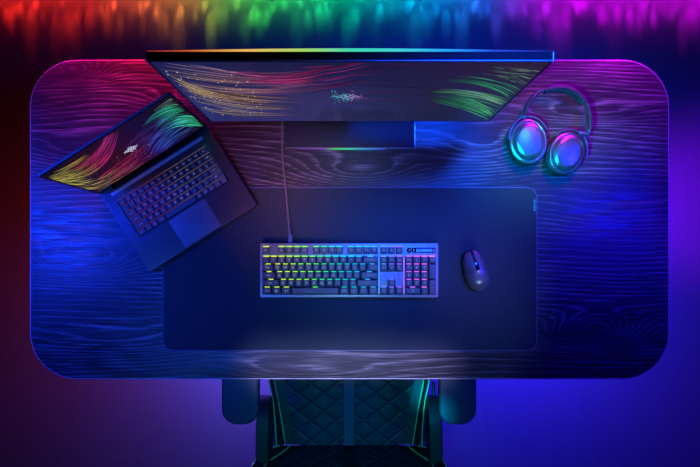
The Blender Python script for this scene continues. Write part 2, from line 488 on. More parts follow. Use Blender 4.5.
# glowing strip added for the wall light reflected in the rear top edge
bm = bmesh.new(); rings = []
for i in range(41):
    u = Wm * i / 40; wd = .0016 + .0034 * math.sin(PI * i / 40) ** 1.2
    rings.append([loc(u, v, d) for d, v in ((back - .0022, Hh - .001), (back - .0022, Hh + .0008), (back - .0022 + wd, Hh + .0002), (back - .0022 + wd, Hh - .003))])
stack(bm, rings)
strip_m = ramp_emit('rear_reflection_glow', mon, -Wm / 2, Wm / 2, [(0, (.25, .01, .02)), (.1, (.6, .10, .02)), (.25, (.9, .55, .12)), (.4, (.35, .75, .15)), (.5, (.05, .75, .45)),
            (.62, (.05, .7, .65)), (.74, (.02, .4, .9)), (.85, (.02, .08, .7)), (1, (.02, .01, .25))], .9)
obj('rear_reflection_strip', bm, strip_m, mon, smooth=False)
# stand
bm = bmesh.new()
bx0 = -.1628; bx1 = .1615; by0 = .2124 - mon_y; by1 = by0 + .19
slab(bm, rrect((bx0 + bx1) / 2, (by0 + by1) / 2, bx1 - bx0, by1 - by0, .002, 2), 0, .008, .0006, 2)
base = obj('stand_base', bm, pbr('stand_plate', (.02, .02, .024), .5, spec=.4), mon)
bm = bmesh.new(); box(bm, (0, by0 + .0001, .0078), (bx1 - bx0 - .001, .0011, .0011)); box(bm, (bx1 - .0003, (by0 + by1) / 2, .0078), (.0009, by1 - by0 - .001, .0011))
obj('polished_rim', bm, 'silver', base, smooth=False)
bm = bmesh.new(); box(bm, (-.02, by0 - .0016, .0022), (.22, .0016, .0028), .0004)  # glowing strip stands in for the screen's reflection on the desk
obj('base_reflection_strip', bm, ramp_emit('base_reflection_glow', mon, -.13, .09, [(0, (.10, .01, .25)), (.3, (.15, .02, .3)), (.42, (.10, .75, .05)), (.58, (.02, .8, .25)), (.72, (.02, .4, .7)), (1, (.02, .05, .6))], 1.6), base, smooth=False)
bm = bmesh.new(); box(bm, (0, .048, .108), (.07, .03, .20), .004)
box(bm, (0, .015, .19), (.08, .05, .05), .004)
obj('stand_column', bm, 'black', mon)
# screen picture
S = Screen(Om + Nn * .0004 + Un * .003 + Vn * .005, Un, Vn, Wm - .006, Hh - .008)
def mbg(a, b):
    left = max(0, 1 - a * 1.25); low = (1 - b)
    r, g, bl = .004, .004, .02
    k = (.35 + .65 * min(1, low * 1.7)) * (.35 + .65 * left)  # lighter low and left: slate picture ground with the desk's reflection painted in
    r += .018 * k; g += .022 * k; bl += .12 * k
    if a > .5:
        q = (a - .5) * 2; r += .02 * q * b; bl -= .06 * q * k; g += .004 * q
    c = 1 - min(1, ((a - .52) / .18) ** 2 + ((b - .1) / .25) ** 2)
    return (r * (1 - .5 * c), g * (1 - .5 * c), bl * (1 - .45 * c))
S.background(mbg, 48, 20)
YE = (.80, .58, .25); PK = (.55, .03, .22); LP = (.40, .30, .50); DPK = (.22, .01, .12); BR = (.30, .12, .16)
for A, B, nn, c0, c1, ww in (
    ([(150, 60), (200, 66), (255, 80), (330, 66)], [(176, 84), (215, 98), (270, 100), (345, 86)], 60, (LP, DPK), (YE, PK), (.22, .5)),
    ([(168, 76), (200, 90), (240, 96), (300, 98)], [(204, 112), (232, 117), (262, 119), (310, 117)], 80, (YE, BR), ((.55, .45, .3), (.10, .06, .16)), (.25, .55)),
    ([(162, 70), (190, 86), (215, 93), (266, 98)], [(182, 88), (205, 98), (232, 103), (272, 105)], 55, (YE, BR), (YE, BR), (.3, .7)),
    ([(180, 63), (220, 68), (260, 79), (300, 80)], [(200, 68), (240, 75), (280, 84), (320, 79)], 22, (LP, PK), (LP, PK), (.4, .7)),
    ([(235, 68), (270, 77), (300, 75), (335, 60)], [(215, 78), (262, 88), (305, 86), (345, 75)], 24, ((.35, .02, .22), (.6, .02, .16)), ((.45, .05, .28), (.4, .02, .14)), (.35, .8)),
    ([(290, 66), (330, 66), (350, 62), (372, 56)], [(290, 92), (330, 92), (350, 86), (380, 76)], 26, (PK, DPK), (DPK, (.03, .01, .06)), (.3, .6))):
    S.family(A, B, nn, c0, c1, ww, (0, 1), (.2, .75), (.15, 1), .4, 14)
S.family([(330, 70), (370, 64), (400, 66), (440, 62)], [(300, 105), (350, 102), (380, 110), (450, 112)], 30, (DPK, (.02, .01, .05)), ((.10, .03, .15), (.03, .02, .1)), (.3, .6), (0, 1), (.2, .6), (.3, .8))
GR = (.05, .60, .18); PG = (.32, .66, .44); DG = (.02, .10, .06); WT = (.40, .48, .42)
S.family([(518, 102), (490, 91), (460, 87), (420, 90)], [(492, 122), (475, 113), (455, 105), (425, 101)], 75, ((.10, .55, .20), DG), ((.06, .45, .14), DG), (.3, .6), (0, 1), (.25, .8), (.3, 1), .4, 14)
S.family([(498, 114), (486, 104), (470, 97), (450, 93)], [(492, 120), (480, 112), (462, 106), (440, 102)], 30, ((.10, .55, .16), DG), ((.06, .5, .12), DG), (.5, 1.1), (0, 1), (.3, .8), (.5, 1))
S.family([(516, 104), (490, 93), (468, 88), (436, 90)], [(508, 109), (485, 98), (462, 92), (430, 93)], 14, (PG, (.1, .3, .2)), (PG, (.1, .3, .2)), (.4, .8), (0, 1), (.5, 1), (.5, 1))
S.family([(530, 92), (508, 82), (490, 76), (455, 75)], [(514, 103), (500, 89), (480, 82), (440, 82)], 24, (GR, DG), (GR, DG), (.3, .8), (0, 1), (.25, .9), (.3, 1))
S.family([(550, 68), (530, 68), (518, 70), (490, 64)], [(526, 92), (514, 80), (500, 77), (470, 74)], 34, (WT, DG), ((.15, .45, .2), DG), (.25, .6), (0, 1), (.12, .45), (.3, 1))
def sparks(scr, A, B, n, c, q):
    for k in range(n):
        t, f = random.random(), random.random(); a, b = bez(A, t), bez(B, t)
        u, v = scr.uv((a[0] + (b[0] - a[0]) * f, a[1] + (b[1] - a[1]) * f)); w = q * random.uniform(.5, 1.3)
        if .003 < u < scr.W - .003 and .005 < v < scr.H - .005:
            scr.quad([(u - w, v - w * 1.6), (u + w, v - w * 1.6), (u + w, v + w * 1.6), (u - w, v + w * 1.6)], [c] * 4, .0003)
sparks(S, [(160, 66), (190, 70), (220, 72), (250, 78)], [(205, 115), (225, 116), (240, 117), (270, 117)], 70, (.7, .55, .4), .0009)
eu, ev = S.uv((347, 97))
S.emblem(eu, ev, .031, ((.03, .36, .42), (.32, .10, .40)), .055)
for k in range(60):                                  # loose sparks of the mark
    a, b2 = random.gauss(0, .4), random.gauss(0, .35); u = eu + .036 * a; v = ev + .05 * b2; q = .0012
    c = (.04, .35, .4) if a < .2 else (.3, .12, .36)
    S.quad([(u - q, v - q), (u + q, v - q), (u + q, v + q * 1.5), (u - q, v + q * 1.5)], [c] * 4, .0002)
S.build('screen', mon, 1.0)

# ------------------------------------------------------------------ keyboard
KZ = .026
kc = P(349.2, 270.4, DZ + .003 + KZ)
kb = thing('gaming_keyboard', 'full-size mechanical keyboard with rainbow backlight lying on the desk mat', 'keyboard', (kc.x, kc.y, DZ + .003))
CW, CH = .4360, .1325
bm = bmesh.new(); slab(bm, rrect(0, 0, CW, CH, .004, 5), .0, KZ - .004, .002)
obj('case', bm, 'black', kb)
U = .01885
kx0 = -22.5 * U / 2 - .0003; ky0 = .0485
# top plate with openings around the key fields is one gunmetal sheet; a frame stands around the keys
bm = bmesh.new(); slab(bm, rrect(0, 0, CW, CH, .004, 5), KZ - .0042, KZ - .0018, .0009, 2)
obj('top_plate', bm, 'case', kb)
KR = [(0, (.55, .75, .0)), (.10, (.50, .80, .0)), (.22, (.25, .85, .0)), (.34, (.02, .75, .10)), (.44, (.0, .65, .55)), (.55, (.0, .55, .9)), (.66, (.05, .35, 1)),
      (.74, (.15, .15, 1)), (.82, (.45, .10, 1)), (.90, (.85, .12, .9)), (1, (.8, .2, .9))]
glow = ramp_emit('key_backlight', kb, -.214, .214, KR, 1.7)
legm = ramp_emit('key_legend', kb, -.214, .214, [(p, tuple(.30 + .35 * v for v in c)) for p, c in KR], .62)
rows_y = [0, 1.25, 2.25, 3.25, 4.25, 5.25]
ROWS = [
    [('Esc', 1, 0)] + [('F%d' % (i + 1), 1, 2 + i) for i in range(4)] + [('F%d' % (i + 5), 1, 6.5 + i) for i in range(4)] + [('F%d' % (i + 9), 1, 11 + i) for i in range(4)] + [('Prt', 1, 15.25), ('Scr', 1, 16.25), ('Pse', 1, 17.25)],
    [(c, 1, i) for i, c in enumerate('`1234567890-=')] + [('Backspace', 2, 13), ('Ins', 1, 15.25), ('Hm', 1, 16.25), ('Pg', 1, 17.25), ('Num', 1, 18.5), ('/', 1, 19.5), ('*', 1, 20.5), ('-', 1, 21.5)],
    [('Tab', 1.5, 0)] + [(c, 1, 1.5 + i) for i, c in enumerate('QWERTYUIOP[]')] + [('\\', 1.5, 13.5), ('Del', 1, 15.25), ('End', 1, 16.25), ('Pg', 1, 17.25), ('7', 1, 18.5), ('8', 1, 19.5), ('9', 1, 20.5)],
    [('Caps', 1.75, 0)] + [(c, 1, 1.75 + i) for i, c in enumerate("ASDFGHJKL;'")] + [('Enter', 2.25, 12.75), ('4', 1, 18.5), ('5', 1, 19.5), ('6', 1, 20.5)],
    [('Shift', 2.25, 0)] + [(c, 1, 2.25 + i) for i, c in enumerate('ZXCVBNM,./')] + [('Shift', 2.75, 12.25), ('^', 1, 16.25), ('1', 1, 18.5), ('2', 1, 19.5), ('3', 1, 20.5)],
    [('Ctrl', 1.25, 0), ('#', 1.25, 1.25), ('Alt', 1.25, 2.5), (' ', 6.25, 3.75), ('Alt', 1.25, 10), ('Fn', 1.25, 11.25), ('=', 1.25, 12.5), ('Ctrl', 1.25, 13.75), ('<', 1, 15.25), ('v', 1, 16.25), ('>', 1, 17.25), ('0', 2, 18.5), ('.', 1, 20.5)],
]
WIDE = {'Backspace': 'backspace_key', 'Tab': 'tab_key', 'Caps': 'caps_lock_key', 'Enter': 'enter_key', 'Shift': 'shift_key', ' ': 'space_bar', 'Ctrl': 'control_key', 'Alt': 'alt_key'}
def keymesh(w, h, hh, gap, taper):
    bm = bmesh.new()
    a = rrect(0, 0, w - gap, h - gap, .0014, 2)
    b = rrect(0, taper * .35, w - gap - taper, h - gap - taper, .0018, 2)
    b2 = rrect(0, taper * .35, w - gap - taper - .0016, h - gap - taper - .0016, .0016, 2)
    stack(bm, [[(x, y, 0) for x, y in a], [(x, y, hh - .0008) for x, y in b], [(x, y, hh) for x, y in b2]])
    return bm
cache = {}
def key(parent, x, y, z, w, h, mat, cap, name='keycap', hh=.0085, gap=.0012, taper=.0040, lm=None, ls=.0062, off=(0, 0)):
    k = (round(w, 4), round(h, 4), hh)
    if k not in cache:
        o = obj(name, keymesh(w, h, hh, gap, taper), mat, parent); cache[k] = o.data
    else:
        o = bpy.data.objects.new(name, cache[k]); C.objects.link(o); o.parent = parent
    o.location = (x, y, z)
    if cap.strip():
        ck = ('t', cap, ls)
        if ck not in cache:
            cache[ck] = text_mesh(cap, ls); cache[ck].materials.append(lm)
        t = bpy.data.objects.new('legend', cache[ck]); C.objects.link(t); t.parent = o; t.location = (off[0], off[1], hh + .00012)
    return o
KT = KZ - .0018
def bar(bm, xa, xb, yy, w=.0020): box(bm, ((xa + xb) / 2, yy, KT + .0007), (xb - xa, w, .0014))
for r, row in enumerate(ROWS):
    for cap, wd, xx in row:
        nm = WIDE.get(cap, 'keycap')
        ko = key(kb, kx0 + (xx + wd / 2) * U, ky0 - rows_y[r] * U, KT, wd * U, U, 'key', cap, nm, lm=legm, ls=.0088 if len(cap) < 2 else .0056 if len(cap) < 4 else .0044, off=(0, .0015))
        gk = 'top' if r < 2 else 'low'
        if gk not in cache:
            bm = bmesh.new(); bar(bm, -.0072 if r < 2 else -.0060, .0072 if r < 2 else .0060, 0, .0026 if r < 2 else .0015)
            lo = obj('key_light', bm, glow, ko, smooth=False); cache[gk] = lo.data
            for v in lo.data.vertices: v.co.z -= KT
        else:
            lo = bpy.data.objects.new('key_light', cache[gk]); C.objects.link(lo); lo.parent = ko
        lo.location = (0, .5 * U + .0004, 0)
for cap, r in (('+', 2), ('Ent', 4)):
    key(kb, kx0 + 22 * U, ky0 - (rows_y[r] + .5) * U, KT, U, 2 * U, 'key', cap, 'tall_key', lm=legm, ls=.0045)
# light gaps north of each row and between the fields
bm = bmesh.new()
for xx in (15.125, 18.375): box(bm, (kx0 + xx * U, ky0 - 3.2 * U, KT + .0005), (.0012, 4.6 * U, .001))
obj('backlight_gap', bm, glow, kb, smooth=False)
# dark well under the keys so only the frame stays gunmetal
for a_, b_2, r0, r1 in ((0, 15, 1, 5), (18.5, 22.5, 1, 5), (15.25, 18.25, 1, 2), (15.25, 18.25, 5, 5), (16.25, 17.25, 4, 4)):
    bm = bmesh.new()
    box(bm, (kx0 + (a_ + b_2) / 2 * U, ky0 - (rows_y[r0] + rows_y[r1]) / 2 * U, KT + .0001), ((b_2 - a_) * U, (rows_y[r1] - rows_y[r0] + 1) * U, .0006))
    obj('key_well', bm, 'black', kb, smooth=False)
# media controls
mx = kx0 + 19.05 * U
bm = bmesh.new(); lathe(bm, [(.0062, 0), (.0062, .0012), (.005, .002)], 24, c=(mx, ky0 + .0005, KT)); mb = obj('mute_button', bm, 'black', kb)
bm = bmesh.new(); box(bm, (mx + .0008, ky0 + .0010, KT + .0023), (.0012, .007, .0006), mat=Matrix.Rotation(R(-35), 4, 'Z')); obj('icon', bm, 'silver', mb, smooth=False)
bm = bmesh.new(); slab(bm, rrect(kx0 + 20.95 * U, ky0 + .0005, .058, .0125, .002, 3), KT, KT + .0012, .0004, 2); rb_ = obj('roller_bay', bm, 'black', kb)
bm = bmesh.new()
tube(bm, [(kx0 + 20.95 * U - .019, ky0 + .0005, KT + .0018), (kx0 + 20.95 * U + .0195, ky0 + .0005, KT + .0018)], .0046, 16)
obj('volume_roller', bm, pbr('cyan_roller', (.15, .55, .75), .3, .5), kb)  # plain cyan base colour
for s in (-1, 1):
    bm = bmesh.new()
    for yy in (-.0028, 0, .0028): box(bm, (kx0 + 20.95 * U + s * .0245, ky0 + .0005 + yy, KT + .0015), (.0045, .0011, .0006))
    obj('media_icon', bm, 'silver', kb, smooth=False)
bm = bmesh.new()
for i in range(3): box(bm, (kx0 + (15.8 + .75 * i) * U, ky0 - 3.15 * U, KT + .0003), (.0022, .0016, .0006))
obj('lock_indicators', bm, pbr('dark_print', (.05, .05, .08), .5), kb, smooth=False)
# cable plug
pl = P(290.2, 243.5, DZ + .02)
bm = bmesh.new(); box(bm, (pl.x - kc.x, pl.y - kc.y + .010, .010), (.0095, .024, .010), .002)
obj('cable_plug', bm, pbr('plug_rubber', (.12, .22, .30), .5), kb)
c0 = P(282.4, 118, DZ + .003); c1 = P(282.6, 158, DZ + .003); c2 = P(286, 190, DZ + .006); c3 = P(289.6, 233, DZ + .013)
pts = smooth_path([(c0.x, c0.y + .06, DZ + .003), (c0.x, c0.y, DZ + .003), (c1.x, c1.y, DZ + .003), (c2.x, c2.y, DZ + .0065), ((c2.x + c3.x) / 2 - .0005, (c2.y + c3.y) / 2, DZ + .0065), (c3.x, c3.y, DZ + .013), (pl.x, pl.y + .015, DZ + .013)], 10)
bm = bmesh.new(); tube(bm, [Vector(p) - Vector((kc.x, kc.y, DZ + .003)) for p in pts], .0022, 8)
obj('braided_cable', bm, 'cable', kb)

# ------------------------------------------------------------------ laptop
FL = P(149, 273.2, DZ + .016); FR = P(257.2, 204.3, DZ + .016)
ang = R(32.2); LWd, LD = .3154, .2304
ex = Vector((math.cos(ang), math.sin(ang), 0)); ey = Vector((-math.sin(ang), math.cos(ang), 0))
mid = (FL + FR) / 2; ctr = mid + ey * LD / 2
LT = .016
lap = thing('laptop', 'open slim black laptop turned at an angle over the left corner of the desk mat', 'laptop', (ctr.x, ctr.y, DZ + .003), ang)
lap.matrix_basis = Matrix.Translation((ctr.x, ctr.y, DZ + .003)) @ Matrix.Rotation(ang, 4, 'Z')
bm = bmesh.new(); slab(bm, rrect(0, 0, LWd, LD, .006, 5), .0015, LT - .003, .0015)
lb = obj('base', bm, 'lap', lap)
LT = .013
bm = bmesh.new()
for x in (-.13, .13):
    for y in (-.09, .09): lathe(bm, [(.006, 0), (.006, .0017)], 14, c=(x, y, 0))
obj('rubber_feet', bm, 'black', lap)
def lx(d): return -LWd / 2 + d
def ly(d): return LD / 2 - d
bm = bmesh.new(); slab(bm, rrect(lx(.157), ly(.0185), .266, .0085, .002, 3), LT - .0005, LT + .0008, .0004, 2)
obj('speaker_vent', bm, 'lapvent', lap)
bm = bmesh.new(); tube(bm, [(-.12, ly(.006), LT + .0012), (.12, ly(.006), LT + .0012)], .0055, 12); obj('hinge', bm, 'gloss', lap)
bm = bmesh.new(); slab(bm, rrect(lx(.1605), ly(.187), .105, .078, .004, 4), LT - .0004, LT + .0004, .0002, 2)
obj('trackpad', bm, 'pad', lap)
bm = bmesh.new(); slab(bm, rrect(lx(.1575), ly(.091), .262, .108, .003, 3), LT - .0004, LT + .0003, .0001, 2)
kw = obj('keyboard_well', bm, 'black', lap)
lr = [(0, (.55, .06, .16)), (.28, (.75, .05, .08)), (.42, (.75, .12, .06)), (.55, (.7, .34, .12)), (1, (.62, .45, .28))]
lglow = ramp_emit('laptop_key_backlight', lap, lx(.028), lx(.287), lr, .28)
lleg = ramp_emit('laptop_key_legend', lap, lx(.028), lx(.287), lr, .55)
bm = bmesh.new()
box(bm, (lx(.1575), ly(.0375), LT + .0006), (.262, .0009, .0006)); box(bm, (lx(.2880), ly(.080), LT + .0006), (.0009, .085, .0006))
obj('well_edge', bm, 'silver', lap, smooth=False)
LU = .259 / 14.5; LV = .1045 / 6
LR = [
    [('esc', 1)] + [('F%d' % (i + 1), 1) for i in range(12)] + [('del', 1.5)],
    [(c, 1) for c in '`1234567890-='] + [('bksp', 1.5)],
    [('tab', 1.5)] + [(c, 1) for c in 'QWERTYUIOP[]'] + [('\\', 1)],
    [('caps', 1.75)] + [(c, 1) for c in "ASDFGHJKL;'"] + [('enter', 1.75)],
    [('shift', 2.25)] + [(c, 1) for c in 'ZXCVBNM,./'] + [('shift', 2.25)],
    [('ctrl', 1.25), ('fn', 1), ('#', 1), ('alt', 1.25), (' ', 5), ('alt', 1), ('ctrl', 1), ('<', 1), ('^', 1), ('>', 1)]]
LN = {'bksp': 'backspace_key', 'tab': 'tab_key', 'caps': 'caps_lock_key', 'enter': 'enter_key', 'shift': 'shift_key', ' ': 'space_bar', 'ctrl': 'control_key', 'alt': 'alt_key', 'del': 'delete_key'}
for r, row in enumerate(LR):
    x = 0
    for cap, wd in row:
        key(lap, lx(.028) + (x + wd / 2) * LU, ly(.0395 + (r + .5) * LV), LT + .0002, wd * LU, LV, 'lapkey', cap, LN.get(cap, 'keycap'), .0013, .0024, .0006, lleg, .0070 if len(cap) < 2 else .0042)
        x += wd
    bm = bmesh.new(); box(bm, (lx(.1575), ly(.0395 + r * LV) - .0001, LT + .0004), (.255, .0009, .0004)); obj('backlight_row', bm, lglow, lap, smooth=False)
# lid
HL = .235; ta = R(4.9)
LTL = Vector((ctr.x, ctr.y, DZ + .003)) 
Vl = (Vector((0, 0, 1)) * math.cos(ta) + ey * math.sin(ta)).normalized()
Nl = ex.cross(Vl)                       # towards the user
Ol = ctr.copy(); Ol.z = DZ + .003 + LT - .0005; Ol = Ol + ey * (LD / 2 - .002) - ex * LWd / 2
linv = lap.matrix_basis.inverted()
def lid(u, v, d): return linv @ (Ol + ex * u + Vl * v - Nl * d)
bm = bmesh.new()
rp = rrect(LWd / 2, HL / 2, LWd, HL, .006, 5)
stack(bm, [[lid(u, v, .0006) for u, v in rp], [lid(u, v, .0052) for u, v in rp]])
ldo = obj('lid', bm, pbr('lid_aluminium', (.30, .36, .50), .5, .3), lap, smooth=False)
bm = bmesh.new()
stack(bm, [[lid(u, v, 0) for u, v in rrect(LWd / 2, HL / 2, LWd - .001, HL - .001, .0055, 5)], [lid(u, v, .0006) for u, v in rrect(LWd / 2, HL / 2, LWd - .001, HL - .001, .0055, 5)]])
obj('bezel', bm, 'gloss', ldo, smooth=False)
L = Screen(Ol + Nl * .0003 + ex * .0035 + Vl * .014, ex, Vl, LWd - .007, HL - .018)
def lbg(a, b):
    r = .008 + .04 * max(0, 1 - abs(a - .38) / .3) * (1 - .8 * b); bl = .010 + .08 * max(0, 1 - abs(a - .68) / .25) * (1 - .8 * b)
    return (r, .003, bl)
L.background(lbg, 30, 14)
yl = (.75, .75, .12); py_ = (.7, .62, .4); rd = (.7, .03, .06); mg = (.55, .05, .38); mg2 = (.30, .02, .28); bu = (.05, .04, .65); gn = (.05, .85, .4); cy = (.15, .6, .75)
fam = L.family
dk = (.10, .01, .06); tl = (.05, .5, .45); og = (.75, .20, .03); blk = (.03, .01, .03)
fam([(44, 176), (66, 168), (84, 158), (100, 142)], [(54, 182), (84, 182), (100, 172), (112, 156)], 44, (yl, og), ((.7, .62, .2), og), (.25, .5), (0, .8), (.2, .7), (.15, 1), .5, 14)
fam([(44, 178), (58, 176), (72, 172), (84, 167)], [(60, 184), (82, 189), (92, 191), (108, 186)], 66, (yl, (.45, .30, .05)), (yl, (.4, .25, .08)), (.3, .7), (0, 1), (.2, .7), (.2, 1), .5)
fam([(68, 170), (86, 163), (100, 150), (107, 128)], [(92, 176), (108, 164), (117, 150), (121, 126)], 75, (rd, mg), ((.65, .02, .08), mg2), (.25, .6), (0, 1), (.25, .8), (.15, 1), .5, 14)
fam([(80, 184), (104, 181), (122, 164), (142, 148)], [(92, 192), (112, 190), (132, 174), (150, 160)], 60, ((.6, .42, .1), (.5, .02, .1)), ((.5, .3, .1), (.2, .01, .12)), (.25, .5), (0, 1), (.2, .5), (.15, 1), .6)
fam([(96, 180), (118, 162), (134, 152), (152, 136)], [(112, 186), (128, 172), (142, 162), (154, 150)], 100, ((.7, .02, .12), dk), ((.55, .02, .1), (.10, .01, .22)), (.25, .5), (0, 1), (.12, .45), (.15, 1), .6)
fam([(120, 150), (134, 138), (150, 124), (168, 112)], [(140, 156), (148, 146), (160, 136), (172, 126)], 60, ((.14, .01, .15), (.04, .05, .35)), ((.14, .01, .2), (.05, .08, .5)), (.25, .5), (0, 1), (.15, .5), (.2, 1), .6)
fam([(140, 164), (146, 142), (160, 126), (178, 116)], [(164, 152), (172, 142), (184, 134), (202, 127)], 95, (bu, (.04, .15, .75)), (bu, (.06, .3, .65)), (.25, .6), (0, 1), (.15, .6), (.15, 1), .6)
fam([(150, 128), (158, 116), (170, 111), (188, 108)], [(160, 138), (172, 124), (186, 119), (206, 123)], 44, ((.03, .05, .5), gn), ((.06, .22, .7), gn), (.25, .6), (0, 1), (.25, .8), (.12, 1), .5, 14)
fam([(172, 119), (182, 114), (190, 114), (203, 120)], [(168, 130), (182, 126), (194, 125), (204, 127)], 60, (tl, (.06, .95, .45)), (tl, (.06, .9, .40)), (.4, .9), (0, 1), (.3, .9), (.3, 1), .4)
fam([(142, 124), (156, 110), (166, 104), (182, 103)], [(140, 132), (156, 116), (170, 109), (194, 112)], 24, ((.02, .06, .25), gn), ((.03, .08, .3), gn), (.3, .6), (0, 1), (.3, .9), (.15, 1), .5, 14)
fam([(154, 110), (164, 101), (170, 98), (178, 98)], [(150, 116), (164, 106), (174, 103), (186, 106)], 20, ((.05, .12, .15), (.3, .5, .45)), ((.1, .2, .2), (.2, .5, .4)), (.2, .4), (0, 1), (.2, .7), (.2, 1), .5)
sparks(L, [(70, 176), (100, 165), (130, 150), (150, 135)], [(90, 184), (118, 178), (140, 166), (170, 150)], 30, (.6, .3, .4), .0006)
eu, ev = L.uv((131, 149.3))
L.emblem(eu, ev, .0185, ((.62, .66, .95), (.62, .66, .95)), .05, 1.35)
L.build('screen', lap, 1.0).name = 'screen'

# ------------------------------------------------------------------ headset
hc = P(549, 130, DZ)
hs = thing('wireless_headset', 'dark glossy over-ear headset lying flat at the right rear of the desk', 'headset', (hc.x, hc.y, DZ))
def hp(px, py, z): return P(px, py, DZ + z) - Vector((hc.x, hc.y, DZ))
def cup(px, py, rx, ry, rz, tilt):
    c = hp(px, py, .024)
    g = Matrix.Translation((c.x, c.y, 0)) @ Matrix.Rotation(rz, 4, 'Z')
    tm = Matrix.Translation((0, 0, .018)) @ Matrix.Rotation(tilt, 4, 'Y') @ Matrix.Translation((0, 0, -.018))
    def ap(bm): bmesh.ops.transform(bm, matrix=g @ tm, verts=bm.verts); return bm
    bm = bmesh.new(); lathe(bm, [(.8, .003), (.93, .0045), (1, .010), (.99, .016), (.92, .019)], 44, rx, ry)
    for v in bm.verts: pass
    pad = obj('ear_cushion', ap(bm), 'cupdark', hs)
    bm = bmesh.new(); lathe(bm, [(.93, .0175), (.95, .020), (.95, .026), (.92, .029), (.87, .030), (.84, .029)], 44, rx, ry)
    sh = obj('ear_cup', ap(bm), 'cup', hs)
    bm = bmesh.new(); lathe(bm, [(.80, .0285), (.815, .031), (.78, .035), (.68, .039), (.60, .0405), (.585, .0395), (.57, .0405), (.4, .0418), (.2, .0424), (.02, .0426)], 44, rx, ry)
    obj('cup_cover', ap(bm), 'cup', sh)
    return g
g1 = cup(528.3, 141.5, .0470, .0580, R(8), R(-4))
g2 = cup(565.8, 153.3, .0455, .0560, R(-22), R(4))
# band path
band = [(523, 117), (525.5, 108), (530, 99.5), (537, 93), (546, 89.2), (556, 87.6), (566, 88.2), (575, 92), (582.5, 98.5), (587, 107), (588.6, 116), (588.6, 126), (586.5, 136)]
pth = [hp(x, y, .024) for x, y in band]
bm = bmesh.new(); tube(bm, smooth_path(pth, 6), .0042, 10, flat=.011); obj('headband', bm, 'cup', hs)
bm = bmesh.new(); tube(bm, smooth_path([hp(x, y, .024) for x, y in [(543.5, 91.5), (552, 89.2), (561, 88.9), (570, 91.3), (578, 96.5), (583.6, 104.2)]], 7), .0096, 14, flat=.0165, rfun=lambda t: .72 + .28 * math.sin(PI * t) ** .5); obj('headband_cushion', bm, 'band', hs)
bm = bmesh.new(); tube(bm, smooth_path([hp(x, y, .026) for x, y in [(587.6, 111), (588.8, 118), (588.6, 127), (587, 133)]], 7), .0066, 12, flat=.013, rfun=lambda t: .75 + .25 * math.sin(PI * t) ** .5); obj('slider', bm, 'cup', hs)
bm = bmesh.new(); tube(bm, smooth_path([hp(x, y, .026) for x, y in [(523.2, 116), (526.5, 106), (532, 98.5)]], 7), .0048, 12, flat=.012); obj('slider', bm, 'cup', hs)
# yokes hugging the cups
def yoke(px, py, rx, ry, rz, a0, a1, at):
    c = hp(px, py, .018); q = []
    for i in range(15):
        a = R(a0 + (a1 - a0) * i / 14); x, y = rx * math.cos(a), ry * math.sin(a)
        q.append(Vector((c.x + x * math.cos(rz) - y * math.sin(rz), c.y + x * math.sin(rz) + y * math.cos(rz), .022)))
    bm = bmesh.new(); tube(bm, q, .0032, 10, flat=.0065)
    k = hp(*at, .024); m_ = q[7]
    tube(bm, smooth_path([m_, (m_ + k) / 2 + Vector((0, 0, .001)), k], 5), .0075, 10, flat=.0085)
    obj('yoke', bm, 'cup', hs)
yoke(528.3, 141.5, .0495, .0605, R(8), 20, 170, (523.5, 117))
yoke(565.8, 153.3, .0480, .0585, R(-22), 5, 150, (586.5, 134.5))

# ------------------------------------------------------------------ mouse
m0 = P(476.2, 270.6, DZ + .02)
ms = thing('computer_mouse', 'dark ergonomic computer mouse on the desk mat right of the keyboard', 'mouse', (m0.x, m0.y, DZ + .003), R(16.5))
ML, MWd, MHh = .106, .058, .040
def halfw(t):          # t 0 front .. 1 rear
    c = math.sqrt(max(0, 1 - abs(2 * t - 1) ** 3.2)); waist = 1 - .10 * math.sin(PI * min(1, t * 1.3)) ** 2
    return MWd / 2 * c * (.93 + .12 * t) * waist * (1 - .22 * max(0, t - .45) ** 1.5 * 2.4) + .0004
def hgt(t): return MHh * (.42 + .58 * math.sin(PI * min(1, (t * .80 + .10)))) * (1 - max(0, t - .72) ** 2 * 7.5) * min(1, (t + .012) / .06 + .35)
def surf(t, s):        # s -1..1 across
    hw = halfw(t); a = s * PI / 2
    x = hw * math.sin(a) + (-.003 if s < 0 else 0) * math.sin(PI * t) * math.sin(-a)
    z = .002 + hgt(t) * max(0, math.cos(a)) ** .62
    return Vector((x, ML * (.5 - t), z))
def patch(t0, t1, s0, s1, nt_=18, ns=14, lift=0, thick=.0015):
    bm = bmesh.new(); top = []; bot = []
    for i in range(nt_ + 1):
        t = t0 + (t1 - t0) * i / nt_; ra = []; rb = []
        for j in range(ns + 1):
            s = s0 + (s1 - s0) * j / ns; p = surf(t, s)
            n = Vector((p.x * .8, 0, p.z)).normalized()
            ra.append(bm.verts.new(p + n * lift)); rb.append(bm.verts.new(p + n * (lift - thick)))
        top.append(ra); bot.append(rb)
    for i in range(nt_):
        for j in range(ns):
            bm.faces.new((top[i][j], top[i + 1][j], top[i + 1][j + 1], top[i][j + 1])); bm.faces.new((bot[i][j], bot[i][j + 1], bot[i + 1][j + 1], bot[i + 1][j]))
    for i in range(nt_):
        bm.faces.new((top[i][0], bot[i][0], bot[i + 1][0], top[i + 1][0])); bm.faces.new((top[i][ns], top[i + 1][ns], bot[i + 1][ns], bot[i][ns]))
    for j in range(ns):
        bm.faces.new((top[0][j], top[0][j + 1], bot[0][j + 1], bot[0][j])); bm.faces.new((top[nt_][j], bot[nt_][j], bot[nt_][j + 1], top[nt_][j + 1]))
    return bm
bm = bmesh.new(); rings = []
